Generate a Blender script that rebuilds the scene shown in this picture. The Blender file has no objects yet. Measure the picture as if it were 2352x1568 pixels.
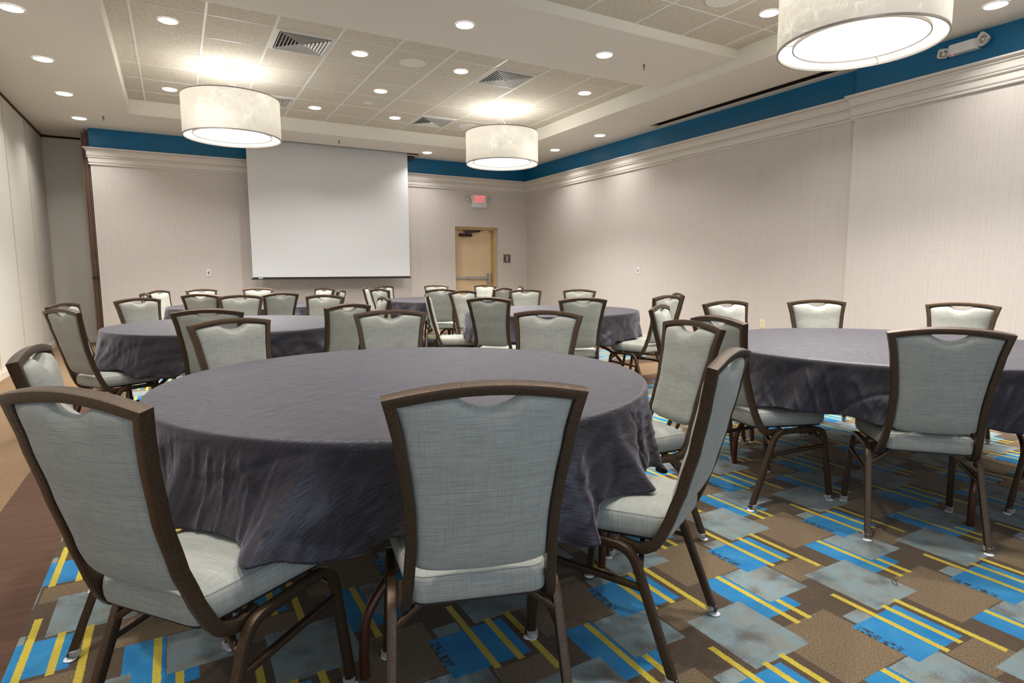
import bpy, bmesh, math, random
from mathutils import Vector, Matrix, noise as mnoise
random.seed(7)
PI = math.pi
C = bpy.context.scene.collection
EYE = 1.15            # eye height of the photograph

# ------------------------------------------------------------------ helpers
class MB:
    def __init__(s): s.v = []; s.f = []; s.uv = None
    def add(s, vs, fs):
        o = len(s.v); s.v += [tuple(p) for p in vs]; s.f += [tuple(i + o for i in f) for f in fs]; return s
    def box(s, x0, y0, z0, x1, y1, z1):
        vs = [(x0,y0,z0),(x1,y0,z0),(x1,y1,z0),(x0,y1,z0),(x0,y0,z1),(x1,y0,z1),(x1,y1,z1),(x0,y1,z1)]
        return s.add(vs, [(0,3,2,1),(4,5,6,7),(0,1,5,4),(1,2,6,5),(2,3,7,6),(3,0,4,7)])
    def cyl(s, c, r, h, n=32, r2=None, axis='z', cap=True):
        r2 = r if r2 is None else r2
        vs = []
        for k, (rr, t) in enumerate(((r, 0), (r2, h))):
            for i in range(n):
                a = 2*PI*i/n
                p = (rr*math.cos(a), rr*math.sin(a), t)
                if axis == 'y': p = (p[0], p[2], p[1])
                if axis == 'x': p = (p[2], p[0], p[1])
                vs.append((c[0]+p[0], c[1]+p[1], c[2]+p[2]))
        fs = [(i, (i+1) % n, n+(i+1) % n, n+i) for i in range(n)]
        if cap: fs += [tuple(range(n-1, -1, -1)), tuple(range(n, 2*n))]
        return s.add(vs, fs)
    def lathe(s, c, prof, n=48, close=False):
        vs = []; m = len(prof)
        for i in range(n):
            a = 2*PI*i/n
            for (r, z) in prof: vs.append((c[0]+r*math.cos(a), c[1]+r*math.sin(a), c[2]+z))
        fs = []
        for i in range(n):
            j = (i+1) % n
            for k in range(m if close else m-1):
                k2 = (k+1) % m
                fs.append((i*m+k, j*m+k, j*m+k2, i*m+k2))
        return s.add(vs, fs)
    def sweep(s, pts, As, Bs, prof, scales=None, closed=False):
        """prof: list of (a,b) in the plane of As, Bs"""
        m = len(prof); n = len(pts); vs = []
        for i in range(n):
            k = scales[i] if scales else 1.0
            for (a, b) in prof:
                vs.append(tuple(Vector(pts[i]) + Vector(As[i])*a*k + Vector(Bs[i])*b))
        fs = []
        for i in range(n if closed else n-1):
            j = (i+1) % n
            for q in range(m):
                q2 = (q+1) % m
                fs.append((i*m+q, i*m+q2, j*m+q2, j*m+q))
        if not closed:
            fs += [tuple(range(m-1, -1, -1)), tuple(range((n-1)*m, n*m))]
        return s.add(vs, fs)
    def build(s, name, mat, parent=None, smooth=False, angle=0.6, loc=None):
        me = bpy.data.meshes.new(name)
        me.from_pydata(s.v, [], s.f); me.validate()
        bm = bmesh.new(); bm.from_mesh(me)
        bmesh.ops.recalc_face_normals(bm, faces=bm.faces)
        if smooth:
            for e in bm.edges:
                if len(e.link_faces) == 2:
                    e.smooth = e.calc_face_angle(0) < angle
            for f in bm.faces: f.smooth = True
        bm.to_mesh(me); bm.free()
        if s.uv:
            l = me.uv_layers.new(name='cloth')
            for lp in me.loops: l.data[lp.index].uv = s.uv[lp.vertex_index]
        me.materials.append(mat)
        o = bpy.data.objects.new(name, me); C.objects.link(o)
        if parent: o.parent = parent
        if loc: o.location = loc
        return o

def rrect(w, d, r=0.004, k=3):
    """rounded rectangle profile w along a, d along b"""
    out = []
    for cx, cy, a0 in ((w/2-r, d/2-r, 0), (-w/2+r, d/2-r, PI/2), (-w/2+r, -d/2+r, PI), (w/2-r, -d/2+r, 1.5*PI)):
        for i in range(k):
            a = a0 + (PI/2)*i/(k-1)
            out.append((cx + r*math.cos(a), cy + r*math.sin(a)))
    return out
def circ(r, n=10): return [(r*math.cos(2*PI*i/n), r*math.sin(2*PI*i/n)) for i in range(n)]

def tube(mb, pts, prof, side=None):
    """sweep prof along a polyline; side = constant hint vector (b axis = side x T)"""
    n = len(pts); P = [Vector(p) for p in pts]; As = []; Bs = []; Sc = []
    for i in range(n):
        t0 = (P[i]-P[i-1]).normalized() if i else (P[1]-P[0]).normalized()
        t1 = (P[i+1]-P[i]).normalized() if i < n-1 else t0
        T = (t0+t1).normalized()
        h = Vector(side) if side else (Vector((0,0,1)) if abs(T.z) < .9 else Vector((1,0,0)))
        A = (h - T*h.dot(T)).normalized()
        As.append(A); Bs.append(T.cross(A)); Sc.append(1)
    return mb.sweep(pts, As, Bs, prof)

def smooth_path(ctrl, n=6):
    """Catmull-Rom through control points"""
    P = [Vector(p) for p in ctrl]; out = []
    for i in range(len(P)-1):
        p0 = P[max(i-1, 0)]; p1 = P[i]; p2 = P[i+1]; p3 = P[min(i+2, len(P)-1)]
        for k in range(n):
            t = k/n
            out.append(0.5*((2*p1)+(-p0+p2)*t+(2*p0-5*p1+4*p2-p3)*t*t+(-p0+3*p1-3*p2+p3)*t**3))
    out.append(P[-1]); return out
def round_path(ctrl, rad, n=6):
    """polyline with filleted corners; rad list per inner corner"""
    P = [Vector(p) for p in ctrl]; out = [P[0]]
    for i in range(1, len(P)-1):
        r = rad[i-1]
        a = (P[i-1]-P[i]).normalized(); b = (P[i+1]-P[i]).normalized()
        ang = a.angle(b); d = r/math.tan(ang/2)
        p0 = P[i]+a*d; p1 = P[i]+b*d
        for k in range(n+1):
            t = k/n
            out.append((1-t)**2*p0 + 2*t*(1-t)*P[i] + t*t*p1)
    out.append(P[-1]); return out

def tag(o, label=None, cat=None, group=None, kind=None):
    if label: o['label'] = label
    if cat: o['category'] = cat
    if group: o['group'] = group
    if kind: o['kind'] = kind
    return o
def thing(name, label, cat, loc=(0,0,0), rz=0, group=None):
    o = bpy.data.objects.new(name, None); C.objects.link(o); o.empty_display_size = .1
    o.location = loc; o.rotation_euler = (0, 0, rz)
    return tag(o, label, cat, group)
def struct(o): o['kind'] = 'structure'; return o
def dup(root, loc, rz, label, group=None):
    kids = {}
    for o in ALLKIDS.get(root.name, []): kids.setdefault(o.parent.name, []).append(o)
    r = root.copy(); C.objects.link(r); r.location = loc; r.rotation_euler = (0, 0, rz); r['label'] = label
    if group: r['group'] = group
    def rec(src, dst):
        for ch in kids.get(src.name, []):
            c = ch.copy(); C.objects.link(c); c.parent = dst
            rec(ch, c)
    rec(root, r)
    return r
ALLKIDS = {}
def freeze(root):
    out = []
    def rec(o):
        for ch in bpy.data.objects:
            if ch.parent == o: out.append(ch); rec(ch)
    rec(root); ALLKIDS[root.name] = out

# ------------------------------------------------------------------ materials
def srgb(r, g, b):
    def f(c):
        c /= 255.
        return c/12.92 if c <= .04045 else ((c+.055)/1.055)**2.4
    return (f(r), f(g), f(b), 1)
class NT:
    def __init__(s, name):
        s.m = bpy.data.materials.new(name); s.m.use_nodes = True
        s.t = s.m.node_tree; s.t.nodes.clear()
        s.out = s.t.nodes.new('ShaderNodeOutputMaterial')
    def n(s, typ, **kw):
        nd = s.t.nodes.new(typ)
        for k, v in kw.items():
            if k in ('inp',): continue
            setattr(nd, k, v)
        return nd
    def link(s, a, b): s.t.links.new(a, b)
    def val(s, sock, v):
        if isinstance(v, bpy.types.NodeSocket): s.link(v, sock)
        else: sock.default_value = v
    def math(s, op, a, b=None, c=None, clamp=False):
        nd = s.n('ShaderNodeMath', operation=op); nd.use_clamp = clamp
        s.val(nd.inputs[0], a)
        if b is not None: s.val(nd.inputs[1], b)
        if c is not None: s.val(nd.inputs[2], c)
        return nd.outputs[0]
    def mix(s, fac, a, b, mode='MIX'):
        nd = s.n('ShaderNodeMix', data_type='RGBA', blend_type=mode)
        s.val(nd.inputs[0], fac); s.val(nd.inputs[6], a); s.val(nd.inputs[7], b)
        return nd.outputs[2]
    def noise(s, vec, scale, detail=2, rough=.5, dist=0, dims='3D'):
        nd = s.n('ShaderNodeTexNoise', noise_dimensions=dims)
        if vec is not None: s.link(vec, nd.inputs['Vector'])
        nd.inputs['Scale'].default_value = scale; nd.inputs['Detail'].default_value = detail
        nd.inputs['Roughness'].default_value = rough; nd.inputs['Distortion'].default_value = dist
        return nd.outputs['Fac']
    def mapping(s, vec, scale=(1,1,1), rot=(0,0,0), loc=(0,0,0)):
        nd = s.n('ShaderNodeMapping'); s.link(vec, nd.inputs[0])
        nd.inputs['Scale'].default_value = scale; nd.inputs['Rotation'].default_value = rot
        nd.inputs['Location'].default_value = loc
        return nd.outputs[0]
    def coord(s, which='Object'): return s.n('ShaderNodeTexCoord').outputs[which]
    def ramp(s, fac, lo, hi):
        nd = s.n('ShaderNodeMapRange'); s.val(nd.inputs[0], fac)
        nd.inputs[1].default_value = lo; nd.inputs[2].default_value = hi
        return nd.outputs[0]
    def bump(s, h, strength=.3, dist=.002):
        nd = s.n('ShaderNodeBump'); s.link(h, nd.inputs['Height'])
        nd.inputs['Strength'].default_value = strength; nd.inputs['Distance'].default_value = dist
        return nd.outputs[0]
    def bsdf(s, color, rough=.6, metal=0, normal=None, spec=.5, sheen=0, trans=0, emis=None, estr=0, ior=None, sheenr=.5):
        nd = s.n('ShaderNodeBsdfPrincipled')
        s.val(nd.inputs['Base Color'], color); s.val(nd.inputs['Roughness'], rough); s.val(nd.inputs['Metallic'], metal)
        nd.inputs['Specular IOR Level'].default_value = spec
        if sheen: nd.inputs['Sheen Weight'].default_value = sheen; nd.inputs['Sheen Roughness'].default_value = sheenr
        if trans: nd.inputs['Transmission Weight'].default_value = trans
        if normal is not None: s.link(normal, nd.inputs['Normal'])
        if emis: nd.inputs['Emission Color'].default_value = emis; nd.inputs['Emission Strength'].default_value = estr
        s.link(nd.outputs[0], s.out.inputs[0]); return nd

def simple(name, col, rough=.6, metal=0, spec=.5, nscale=0, namp=.06, bump=0):
    t = NT(name); c = col
    if nscale:
        co = t.coord(); f = t.noise(co, nscale, 3)
        d = tuple(max(0, x*(1-namp*2)) for x in col[:3]) + (1,)
        c = t.mix(f, col, d)
        nrm = t.bump(f, bump, .001) if bump else None
        t.bsdf(c, rough, metal, nrm, spec)
    else: t.bsdf(c, rough, metal, None, spec)
    return t.m
def emission(name, col, strength):
    t = NT(name); e = t.n('ShaderNodeEmission'); e.inputs[0].default_value = col; e.inputs[1].default_value = strength
    t.link(e.outputs[0], t.out.inputs[0]); return t.m

M = {}
M['paint'] = simple('ceiling_paint', srgb(240, 235, 226), .75, nscale=60, namp=.01)
M['fascia'] = simple('fascia_paint', srgb(244, 240, 228), .7, nscale=60, namp=.01)
M['trim'] = simple('trim_paint', srgb(226, 220, 212), .42, nscale=40, namp=.01)
M['white'] = simple('white_plastic', srgb(232, 232, 230), .4)
M['white_metal'] = simple('white_metal', srgb(228, 226, 220), .45)
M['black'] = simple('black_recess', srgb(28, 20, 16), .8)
M['dark_plastic'] = simple('dark_plastic', srgb(40, 32, 32), .45)
M['screen'] = simple('screen_fabric', srgb(228, 229, 229), .8, nscale=300, namp=.01)
M['door'] = simple('door_paint', srgb(228, 203, 163), .45, nscale=3, namp=.01)
M['door_frame'] = simple('door_frame_paint', srgb(214, 182, 130), .4)
M['steel'] = simple('brushed_steel', srgb(178, 176, 172), .35, .7)
M['chrome'] = simple('chrome', srgb(215, 212, 208), .12, 1.0)
M['closer'] = simple('closer_metal', srgb(48, 36, 28), .35, .5)
M['brownstrip'] = simple('stack_edge_brown', srgb(112, 86, 68), .5)
M['panel_trim'] = simple('panel_edge_trim', srgb(206, 184, 158), .5)
M['panel_base'] = simple('panel_base_trim', srgb(226, 216, 200), .5)
M['outlet'] = simple('ivory_plastic', srgb(232, 226, 196), .4)
M['table_leg'] = simple('table_leg_brown', srgb(82, 44, 30), .25, .2)
M['plywood'] = simple('tabletop_laminate', srgb(150, 120, 90), .5, nscale=8)
M['grid'] = simple('grid_metal', srgb(244, 241, 234), .45)
M['pendant_ring'] = simple('pendant_ring', srgb(176, 168, 160), .4, .3)
M['bolt'] = simple('zinc_bolt', srgb(150, 145, 170), .25, .9)
M['sign_brown'] = simple('sign_brown', srgb(76, 56, 50), .5)
M['sign_border'] = simple('sign_border', srgb(160, 142, 128), .5)
M['lettering'] = simple('sign_lettering', srgb(225, 225, 222), .5)
M['lint'] = simple('lint', srgb(60, 52, 48), .9)
M['sprinkler'] = simple('sprinkler_metal', srgb(150, 110, 95), .35, .6)
M['exit_red'] = emission('exit_red', (1, .06, .07, 1), 1.5)
M['led_red'] = emission('led_red', (1, .02, .06, 1), 3.0)
M['lens'] = emission('downlight_lens', (1, .97, .92, 1), 9.0)
M['diffuser'] = emission('pendant_diffuser', (1, .97, .93, 1), 1.4)
M['daylight'] = emission('daylight_pane', (.62, .78, 1, 1), 1.9)

# glass-like clear plastic glide
t = NT('clear_plastic'); nd = t.bsdf(srgb(200, 197, 196), .15, 0, None, .8); nd.inputs['Alpha'].default_value = .55; M['clear'] = t.m

# acoustic tile
t = NT('acoustic_tile'); co = t.coord()
f1 = t.noise(co, 55, 6, .7); f2 = t.noise(t.mapping(co, (110, 170, 1)), 1, 4, .65, .8)
h = t.ramp(f2, .38, .56); f3 = t.ramp(f1, .35, .7)
c = t.mix(h, srgb(192, 180, 160), srgb(242, 236, 222)); c = t.mix(t.math('MULTIPLY', f3, .25), c, srgb(226, 217, 200))
t.bsdf(c, .9, 0, t.bump(h, .6, .003), .2); M['tile'] = t.m

# wallpaper and the blue band above the crown
t = NT('wallcovering'); g = t.n('ShaderNodeNewGeometry'); pos = g.outputs['Position']
sep = t.n('ShaderNodeSeparateXYZ'); t.link(pos, sep.inputs[0])
s_ = t.math('ADD', sep.outputs[0], sep.outputs[1])
cell = t.math('DIVIDE', s_, .042); fr = t.math('FRACT', cell); fl = t.math('FLOOR', cell)
wn = t.n('ShaderNodeTexWhiteNoise', noise_dimensions='1D'); t.link(fl, wn.inputs['W'])
line = t.math('LESS_THAN', fr, .085); on = t.math('GREATER_THAN', wn.outputs['Value'], .38)
line = t.math('MULTIPLY', line, on)
brk = t.ramp(t.noise(t.mapping(pos, (30, 30, 14)), 1, 2), .35, .6)
line = t.math('MULTIPLY', line, brk)
hz = t.noise(t.mapping(pos, (3, 3, 420)), 1, 3, .6); vt = t.noise(t.mapping(pos, (240, 240, 3)), 1, 3, .6)
wv = t.math('MULTIPLY', t.math('ADD', hz, vt), .5)
c = t.mix(t.ramp(wv, .38, .62), srgb(206, 198, 191), srgb(216, 209, 203))
c = t.mix(t.math('MULTIPLY', line, .5), c, srgb(182, 172, 164))
blue = t.math('GREATER_THAN', sep.outputs[2], 3.03)
cc = t.mix(blue, c, srgb(10, 106, 150))
rg = t.math('SUBTRACT', .55, t.math('MULTIPLY', blue, .15))
nd = t.bsdf(cc, rg, 0, t.bump(wv, .12, .001), .4); M['wall'] = t.m

# partition face
t = NT('partition_vinyl'); co = t.coord()
f = t.noise(t.mapping(co, (300, 300, 40)), 1, 2)
t.bsdf(t.mix(f, srgb(208, 205, 196), srgb(222, 219, 210)), .6, 0, t.bump(f, .1, .001), .3); M['partition'] = t.m

# bronze hammered powder coat
t = NT('bronze_frame'); co = t.coord()
f = t.noise(co, 650, 2, .6)
c = t.mix(t.ramp(f, .35, .7), srgb(52, 40, 31), srgb(112, 91, 70))
t.bsdf(c, t.math('ADD', t.math('MULTIPLY', f, .2), .22), .7, t.bump(f, .55, .0012), .5); M['bronze'] = t.m

# grey-green linen weave on chairs
t = NT('linen_weave'); co = t.coord()
nr = t.n('ShaderNodeSeparateXYZ'); t.link(t.coord('Normal'), nr.inputs[0])
def thread(sc, axis, lo, hi, w):
    v = t.ramp(t.noise(t.mapping(co, sc), 1, 3, .62, .1), lo, hi)
    k = t.ramp(t.math('ABSOLUTE', nr.outputs[axis]), .86, .66)
    return t.math('MULTIPLY', t.math('MULTIPLY', v, k), w)
ta = thread((800, 13, 13), 0, .49, .59, .9); tb_ = thread((13, 800, 13), 1, .51, .61, .85); tc = thread((13, 13, 800), 2, .48, .58, 1.0)
th = t.math('MAXIMUM', t.math('MAXIMUM', ta, tb_), tc)
big = t.noise(co, 7, 2)
base = t.mix(big, srgb(163, 163, 154), srgb(174, 174, 164))
c = t.mix(t.math('MULTIPLY', th, .46), base, srgb(106, 106, 94))
t.bsdf(c, .8, 0, t.bump(th, .25, .0006), .25, sheen=.15); M['linen'] = t.m
M['piping'] = simple('piping', srgb(140, 138, 128), .8)

# crinkled table cloth
t = NT('crinkle_taffeta'); uvn = t.n('ShaderNodeUVMap'); uvn.uv_map = 'cloth'; uv = uvn.outputs[0]
w = t.n('ShaderNodeTexNoise'); t.link(uv, w.inputs['Vector']); w.inputs['Scale'].default_value = 5; w.inputs['Detail'].default_value = 2
off = t.n('ShaderNodeVectorMath', operation='SCALE'); t.link(w.outputs['Color'], off.inputs[0]); off.inputs['Scale'].default_value = .05
ad = t.n('ShaderNodeVectorMath', operation='ADD'); t.link(uv, ad.inputs[0]); t.link(off.outputs[0], ad.inputs[1])
r1 = t.noise(t.mapping(ad.outputs[0], (44, 330, 1), (0, 0, .45)), 1, 4, .62, .5)
r2 = t.noise(t.mapping(ad.outputs[0], (3.5, 13, 1), (0, 0, -.35)), 1, 3, .55, .6)
r3 = t.noise(t.mapping(ad.outputs[0], (60, 420, 1), (0, 0, .5)), 1, 2, .5)
r4 = t.noise(t.mapping(ad.outputs[0], (17, 86, 1), (0, 0, .5)), 1, 2, .5, .4)
msk = t.ramp(t.noise(t.mapping(uv, (30, 44, 1), (0, 0, .5)), 1, 2), .46, .56)
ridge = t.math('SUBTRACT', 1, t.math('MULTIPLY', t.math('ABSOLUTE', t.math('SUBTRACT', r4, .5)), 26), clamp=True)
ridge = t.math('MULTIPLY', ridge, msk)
ridge2 = t.math('SUBTRACT', 1, t.math('MULTIPLY', t.math('ABSOLUTE', t.math('SUBTRACT', r2, .5)), 14), clamp=True)
r5 = t.noise(t.mapping(ad.outputs[0], (12, 210, 1), (0, 0, .5)), 1, 3, .6, .1)
fine = t.ramp(r5, .40, .62)
hgt = t.math('ADD', t.math('MULTIPLY', ridge, -.8), t.math('MULTIPLY', ridge2, -.4))
hgt = t.math('ADD', hgt, t.math('ADD', t.math('MULTIPLY', r3, .3), t.math('MULTIPLY', fine, .5)))
c = t.mix(fine, srgb(30, 26, 34), srgb(41, 36, 47))
c = t.mix(t.math('MULTIPLY', ridge, .85), c, srgb(8, 6, 9))  # shade of the creases painted into the colour as dark streaks
nd = t.bsdf(c, .48, 0, t.bump(hgt, 1.0, .0008), .45, sheen=.38, sheenr=.35); nd.inputs['Sheen Tint'].default_value = (.90, .86, 1, 1)
t.val(nd.inputs['Coat Weight'], t.math('MULTIPLY', t.math('SUBTRACT', t.math('ADD', .45, t.math('MULTIPLY', fine, .55)), ridge, clamp=True), .2)); nd.inputs['Coat Roughness'].default_value = .4
M['cloth'] = t.m

# pendant shade : translucent with laid fibres
t = NT('pendant_shade'); co = t.coord('UV') ; g = t.coord()
def fibre(sc, seed):
    v = t.n('ShaderNodeTexNoise'); t.link(g, v.inputs['Vector']); v.inputs['Scale'].default_value = sc; v.inputs['Detail'].default_value = 0
    v.inputs['Distortion'].default_value = .3
    m = t.mapping(g, (1, 1, 1), (seed, seed*1.7, seed*.6))
    t.link(m, v.inputs['Vector'])
    d = t.math('ABSOLUTE', t.math('SUBTRACT', v.outputs['Fac'], .5))
    return t.math('LESS_THAN', d, .0022)
fb = fibre(2.6, .3)
for q in range(1, 9): fb = t.math('MAXIMUM', fb, fibre(2.4+q*.35, .9*q))
col = t.mix(fb, srgb(244, 242, 236), srgb(252, 250, 244))
df = t.n('ShaderNodeBsdfDiffuse'); t.link(col, df.inputs[0])
tr = t.n('ShaderNodeBsdfTranslucent'); t.link(col, tr.inputs[0])
mx = t.n('ShaderNodeMixShader'); t.link(t.math('ADD', .42, t.math('MULTIPLY', fb, .16)), mx.inputs[0]); t.link(df.outputs[0], mx.inputs[1]); t.link(tr.outputs[0], mx.inputs[2])
t.link(mx.outputs[0], t.out.inputs[0]); M['shade'] = t.m

# ---- carpet
t = NT('carpet'); g = t.n('ShaderNodeNewGeometry'); pos = g.outputs['Position']
nz = t.n('ShaderNodeTexNoise'); t.link(pos, nz.inputs['Vector']); nz.inputs['Scale'].default_value = 160; nz.inputs['Detail'].default_value = 1
sv = t.n('ShaderNodeVectorMath', operation='SCALE'); t.link(nz.outputs['Color'], sv.inputs[0]); sv.inputs['Scale'].default_value = .006
av = t.n('ShaderNodeVectorMath', operation='ADD'); t.link(pos, av.inputs[0]); t.link(sv.outputs[0], av.inputs[1])
sp = t.n('ShaderNodeSeparateXYZ'); t.link(av.outputs[0], sp.inputs[0])
X = t.math('SUBTRACT', sp.outputs[0], 1.98+.003); Yc = t.math('SUBTRACT', 1.20+.003, sp.outputs[1])
PX, PY = .6118, .610
def rect(x0, x1, y0, y1):
    cx, hx, cy, hy = (x0+x1)/2, (x1-x0)/2, (y0+y1)/2, (y1-y0)/2
    def ax(v, c, p, h):
        d = t.math('WRAP', t.math('SUBTRACT', v, c), p/2, -p/2)
        return t.math('LESS_THAN', t.math('ABSOLUTE', d), h)
    return t.math('MULTIPLY', ax(X, cx, PX, hx), ax(Yc, cy, PY, hy))
tuft = t.noise(t.mapping(pos, (1, 1, 1)), 330, 2, .6)
spk = t.noise(t.mapping(pos, (150, 290, 1)), 1, 3, .75)
lowf = t.noise(pos, 9, 2)
brown = t.mix(t.ramp(spk, .58, .66), srgb(86, 69, 52), srgb(120, 128, 122))
lbrown = t.mix(t.ramp(spk, .36, .64), srgb(88, 73, 52), srgb(148, 126, 97))
greyc = t.mix(t.ramp(spk, .38, .62), srgb(104, 142, 160), srgb(158, 160, 146))
greyc = t.mix(t.math('MULTIPLY', t.ramp(t.noise(pos, 13, 3), .45, .62), .5), greyc, srgb(140, 132, 114))
greyc = t.mix(t.math('MULTIPLY', t.ramp(t.math('ADD', t.math('MULTIPLY', spk, .55), t.math('MULTIPLY', lowf, .6)), .60, .68), .8), greyc, srgb(98, 84, 68))
bluec = t.mix(t.ramp(t.math('ADD', t.math('MULTIPLY', spk, .5), t.math('MULTIPLY', lowf, .5)), .40, .62), srgb(24, 120, 180), srgb(58, 142, 186))
yell = t.mix(t.ramp(spk, .42, .66), srgb(222, 196, 58), srgb(172, 156, 80))
c = brown
c = t.mix(rect(-.41, -.115, .044, .318), c, lbrown)
c = t.mix(rect(-.02, .17, .375, .50), c, lbrown)
c = t.mix(rect(-.35, -.238, .319, .60), c, bluec)
c = t.mix(rect(-.240, -.152, .530, .598), c, bluec)
c = t.mix(rect(-.576, -.325, .477, .749), c, greyc)
c = t.mix(rect(-.236, -.028, .324, .535), c, greyc)
c = t.mix(rect(-.10, -.015, .10, .155), c, greyc)
b1 = rect(-.132, .124, .152, .355); c = t.mix(b1, c, bluec)
edge = t.math('MULTIPLY', rect(-.136, -.104, .165, .30), t.ramp(t.math('ADD', t.math('MULTIPLY', spk, .5), t.math('MULTIPLY', t.noise(pos, 60, 2), .5)), .48, .53)); c = t.mix(edge, c, srgb(52, 52, 46))
for r in ((-.011, .011, 0, .372), (.070, .092, .13, .37), (.145, .167, .128, .458), (-.271, -.249, .319, .664), (-.213, -.191, .537, .664)):
    c = t.mix(rect(*r), c, yell)
# borders of the two patterned fields
p2 = t.n('ShaderNodeSeparateXYZ'); t.link(pos, p2.inputs[0])
def inside(x0, x1, y0, y1):
    a = t.math('LESS_THAN', t.math('ABSOLUTE', t.math('SUBTRACT', p2.outputs[0], (x0+x1)/2)), (x1-x0)/2)
    b = t.math('LESS_THAN', t.math('ABSOLUTE', t.math('SUBTRACT', p2.outputs[1], (y0+y1)/2)), (y1-y0)/2)
    return t.math('MULTIPLY', a, b)
field = t.math('MAXIMUM', inside(-.50, 5.58, -.7, 4.70), inside(-.50, 5.58, 6.0, 10.3))
band = t.math('MAXIMUM', inside(-.81, 5.89, -1.0, 5.01), inside(-.81, 5.89, 5.66, 10.61))
wv = t.n('ShaderNodeTexWave'); t.link(t.mapping(pos, (1, 1, 1), (0, 0, .75)), wv.inputs['Vector']); wv.inputs['Scale'].default_value = 26
wv.inputs['Distortion'].default_value = 6; wv.inputs['Detail'].default_value = 3; wv.inputs['Detail Scale'].default_value = 3
tan = t.mix(t.ramp(t.math('ADD', t.math('MULTIPLY', wv.outputs['Fac'], .35), t.math('MULTIPLY', spk, .6)), .25, .75), srgb(108, 83, 58), srgb(164, 135, 100))
dk = t.mix(t.ramp(t.noise(t.mapping(pos, (3, 30, 1)), 1, 3), .3, .7), srgb(82, 57, 41), srgb(98, 70, 52))
cc = t.mix(band, tan, dk); cc = t.mix(field, cc, c)
cc = t.mix(t.math('MULTIPLY', tuft, .35), cc, srgb(40, 34, 30))
t.bsdf(cc, .95, 0, t.bump(tuft, .5, .003), .1, sheen=.1); M['carpet'] = t.m

# ------------------------------------------------------------------ room shell
XL, XR, XRN = -1.72, 6.71, 6.64      # left partition plane, far right wall, near right wall
YB, YF, YP = 11.30, -2.0, 12.17      # back wall, front wall, pocket
ZS, ZT, ZBM = 3.345, 3.542, 3.445    # soffit, tile ceiling, beam
TX0, TX1 = -.42, 5.50
struct(MB().box(-1.9, YF-.1, -.05, XR+.1, YP+.25, 0).build('floor', M['carpet']))

def plate(x0, x1, y0, y1, holes, z0, z1):
    xs = sorted({x0, x1, *[h[0] for h in holes], *[h[1] for h in holes]}); ys = sorted({y0, y1, *[h[2] for h in holes], *[h[3] for h in holes]})
    mb = MB()
    for i in range(len(xs)-1):
        for j in range(len(ys)-1):
            cx, cy = (xs[i]+xs[i+1])/2, (ys[j]+ys[j+1])/2
            if any(h[0] < cx < h[1] and h[2] < cy < h[3] for h in holes): continue
            mb.box(xs[i], ys[j], z0, xs[i+1], ys[j+1], z1)
    return mb
tray = (TX0, TX1, .67, 10.08); slotS = (1.10, 4.16, 10.86, 11.10); slotR = (6.42, 6.62, 4.20, 7.14)
mb = plate(-1.9, XR+.1, YF-.1, YP+.25, [tray, slotS, slotR], ZS, ZS+.25)
struct(mb.build('ceiling', M['paint']))
# fascia lining of the tray, beam between the two trays
mb = MB()
e = .012
mb.box(TX0, .67, ZS, TX0+e, 10.08, ZT+.02).box(TX1-e, .67, ZS, TX1, 10.08, ZT+.02)
mb.box(TX0+e, 10.08-e, ZS, TX1-e, 10.08, ZT+.02).box(TX0+e, .67, ZS, TX1-e, .67+e, ZT+.02)
struct(mb.build('trim_1', M['fascia']))
mb = MB().box(TX0+e, 4.75+e, ZBM, TX1-e, 5.97-e, ZT+.02); struct(mb.build('ceiling', M['paint']))
mb = MB().box(TX0+e, 4.75, ZBM, TX1-e, 4.75+e, ZT+.02).box(TX0+e, 5.97-e, ZBM, TX1-e, 5.97, ZT+.02); struct(mb.build('trim_2', M['fascia']))
struct(MB().box(TX0, .67, ZT, TX1, 10.08, ZT+.04).build('ceiling', M['tile']))
# T-bar grid
PT = .6096; gx0 = -.2144
mb = MB(); hw = .0115; zb = ZT-.003
def gridbars(y0, y1, yo):
    x = gx0
    while x < TX1:
        if x > TX0: mb.box(x-hw, y0, zb, x+hw, y1, ZT+.001)
        x += PT
    y = yo
    while y < y1:
        if y > y0:
            xa = TX0+e
            for k in range(12):
                xb = min(gx0+PT*k - hw, TX1-e)
                if xb > xa: mb.box(xa, y-hw*.55, zb, xb, y+hw*.55, ZT+.001)
                xa = gx0+PT*k + hw
                if xa > TX1: break
        y += PT
gridbars(5.97, 10.08-e, 6.5096); gridbars(.67+e, 4.75, .585)
struct(mb.build('trim_3', M['grid']))
# recess boxes over the slots and their lips
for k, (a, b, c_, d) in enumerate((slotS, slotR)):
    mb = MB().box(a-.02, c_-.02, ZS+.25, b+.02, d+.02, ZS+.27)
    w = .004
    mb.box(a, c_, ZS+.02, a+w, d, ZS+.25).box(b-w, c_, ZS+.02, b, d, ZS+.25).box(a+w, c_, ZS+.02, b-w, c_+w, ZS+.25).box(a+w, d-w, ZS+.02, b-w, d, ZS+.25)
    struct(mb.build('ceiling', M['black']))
    mb = MB(); l = .035
    mb.box(a-l, c_-l, ZS-.006, b+l, c_, ZS).box(a-l, d, ZS-.006, b+l, d+l, ZS).box(a-l, c_, ZS-.006, a, d, ZS).box(b, c_, ZS-.006, b+l, d, ZS)
    struct(mb.build('trim_%d' % (4+k), M['panel_base']))
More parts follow.
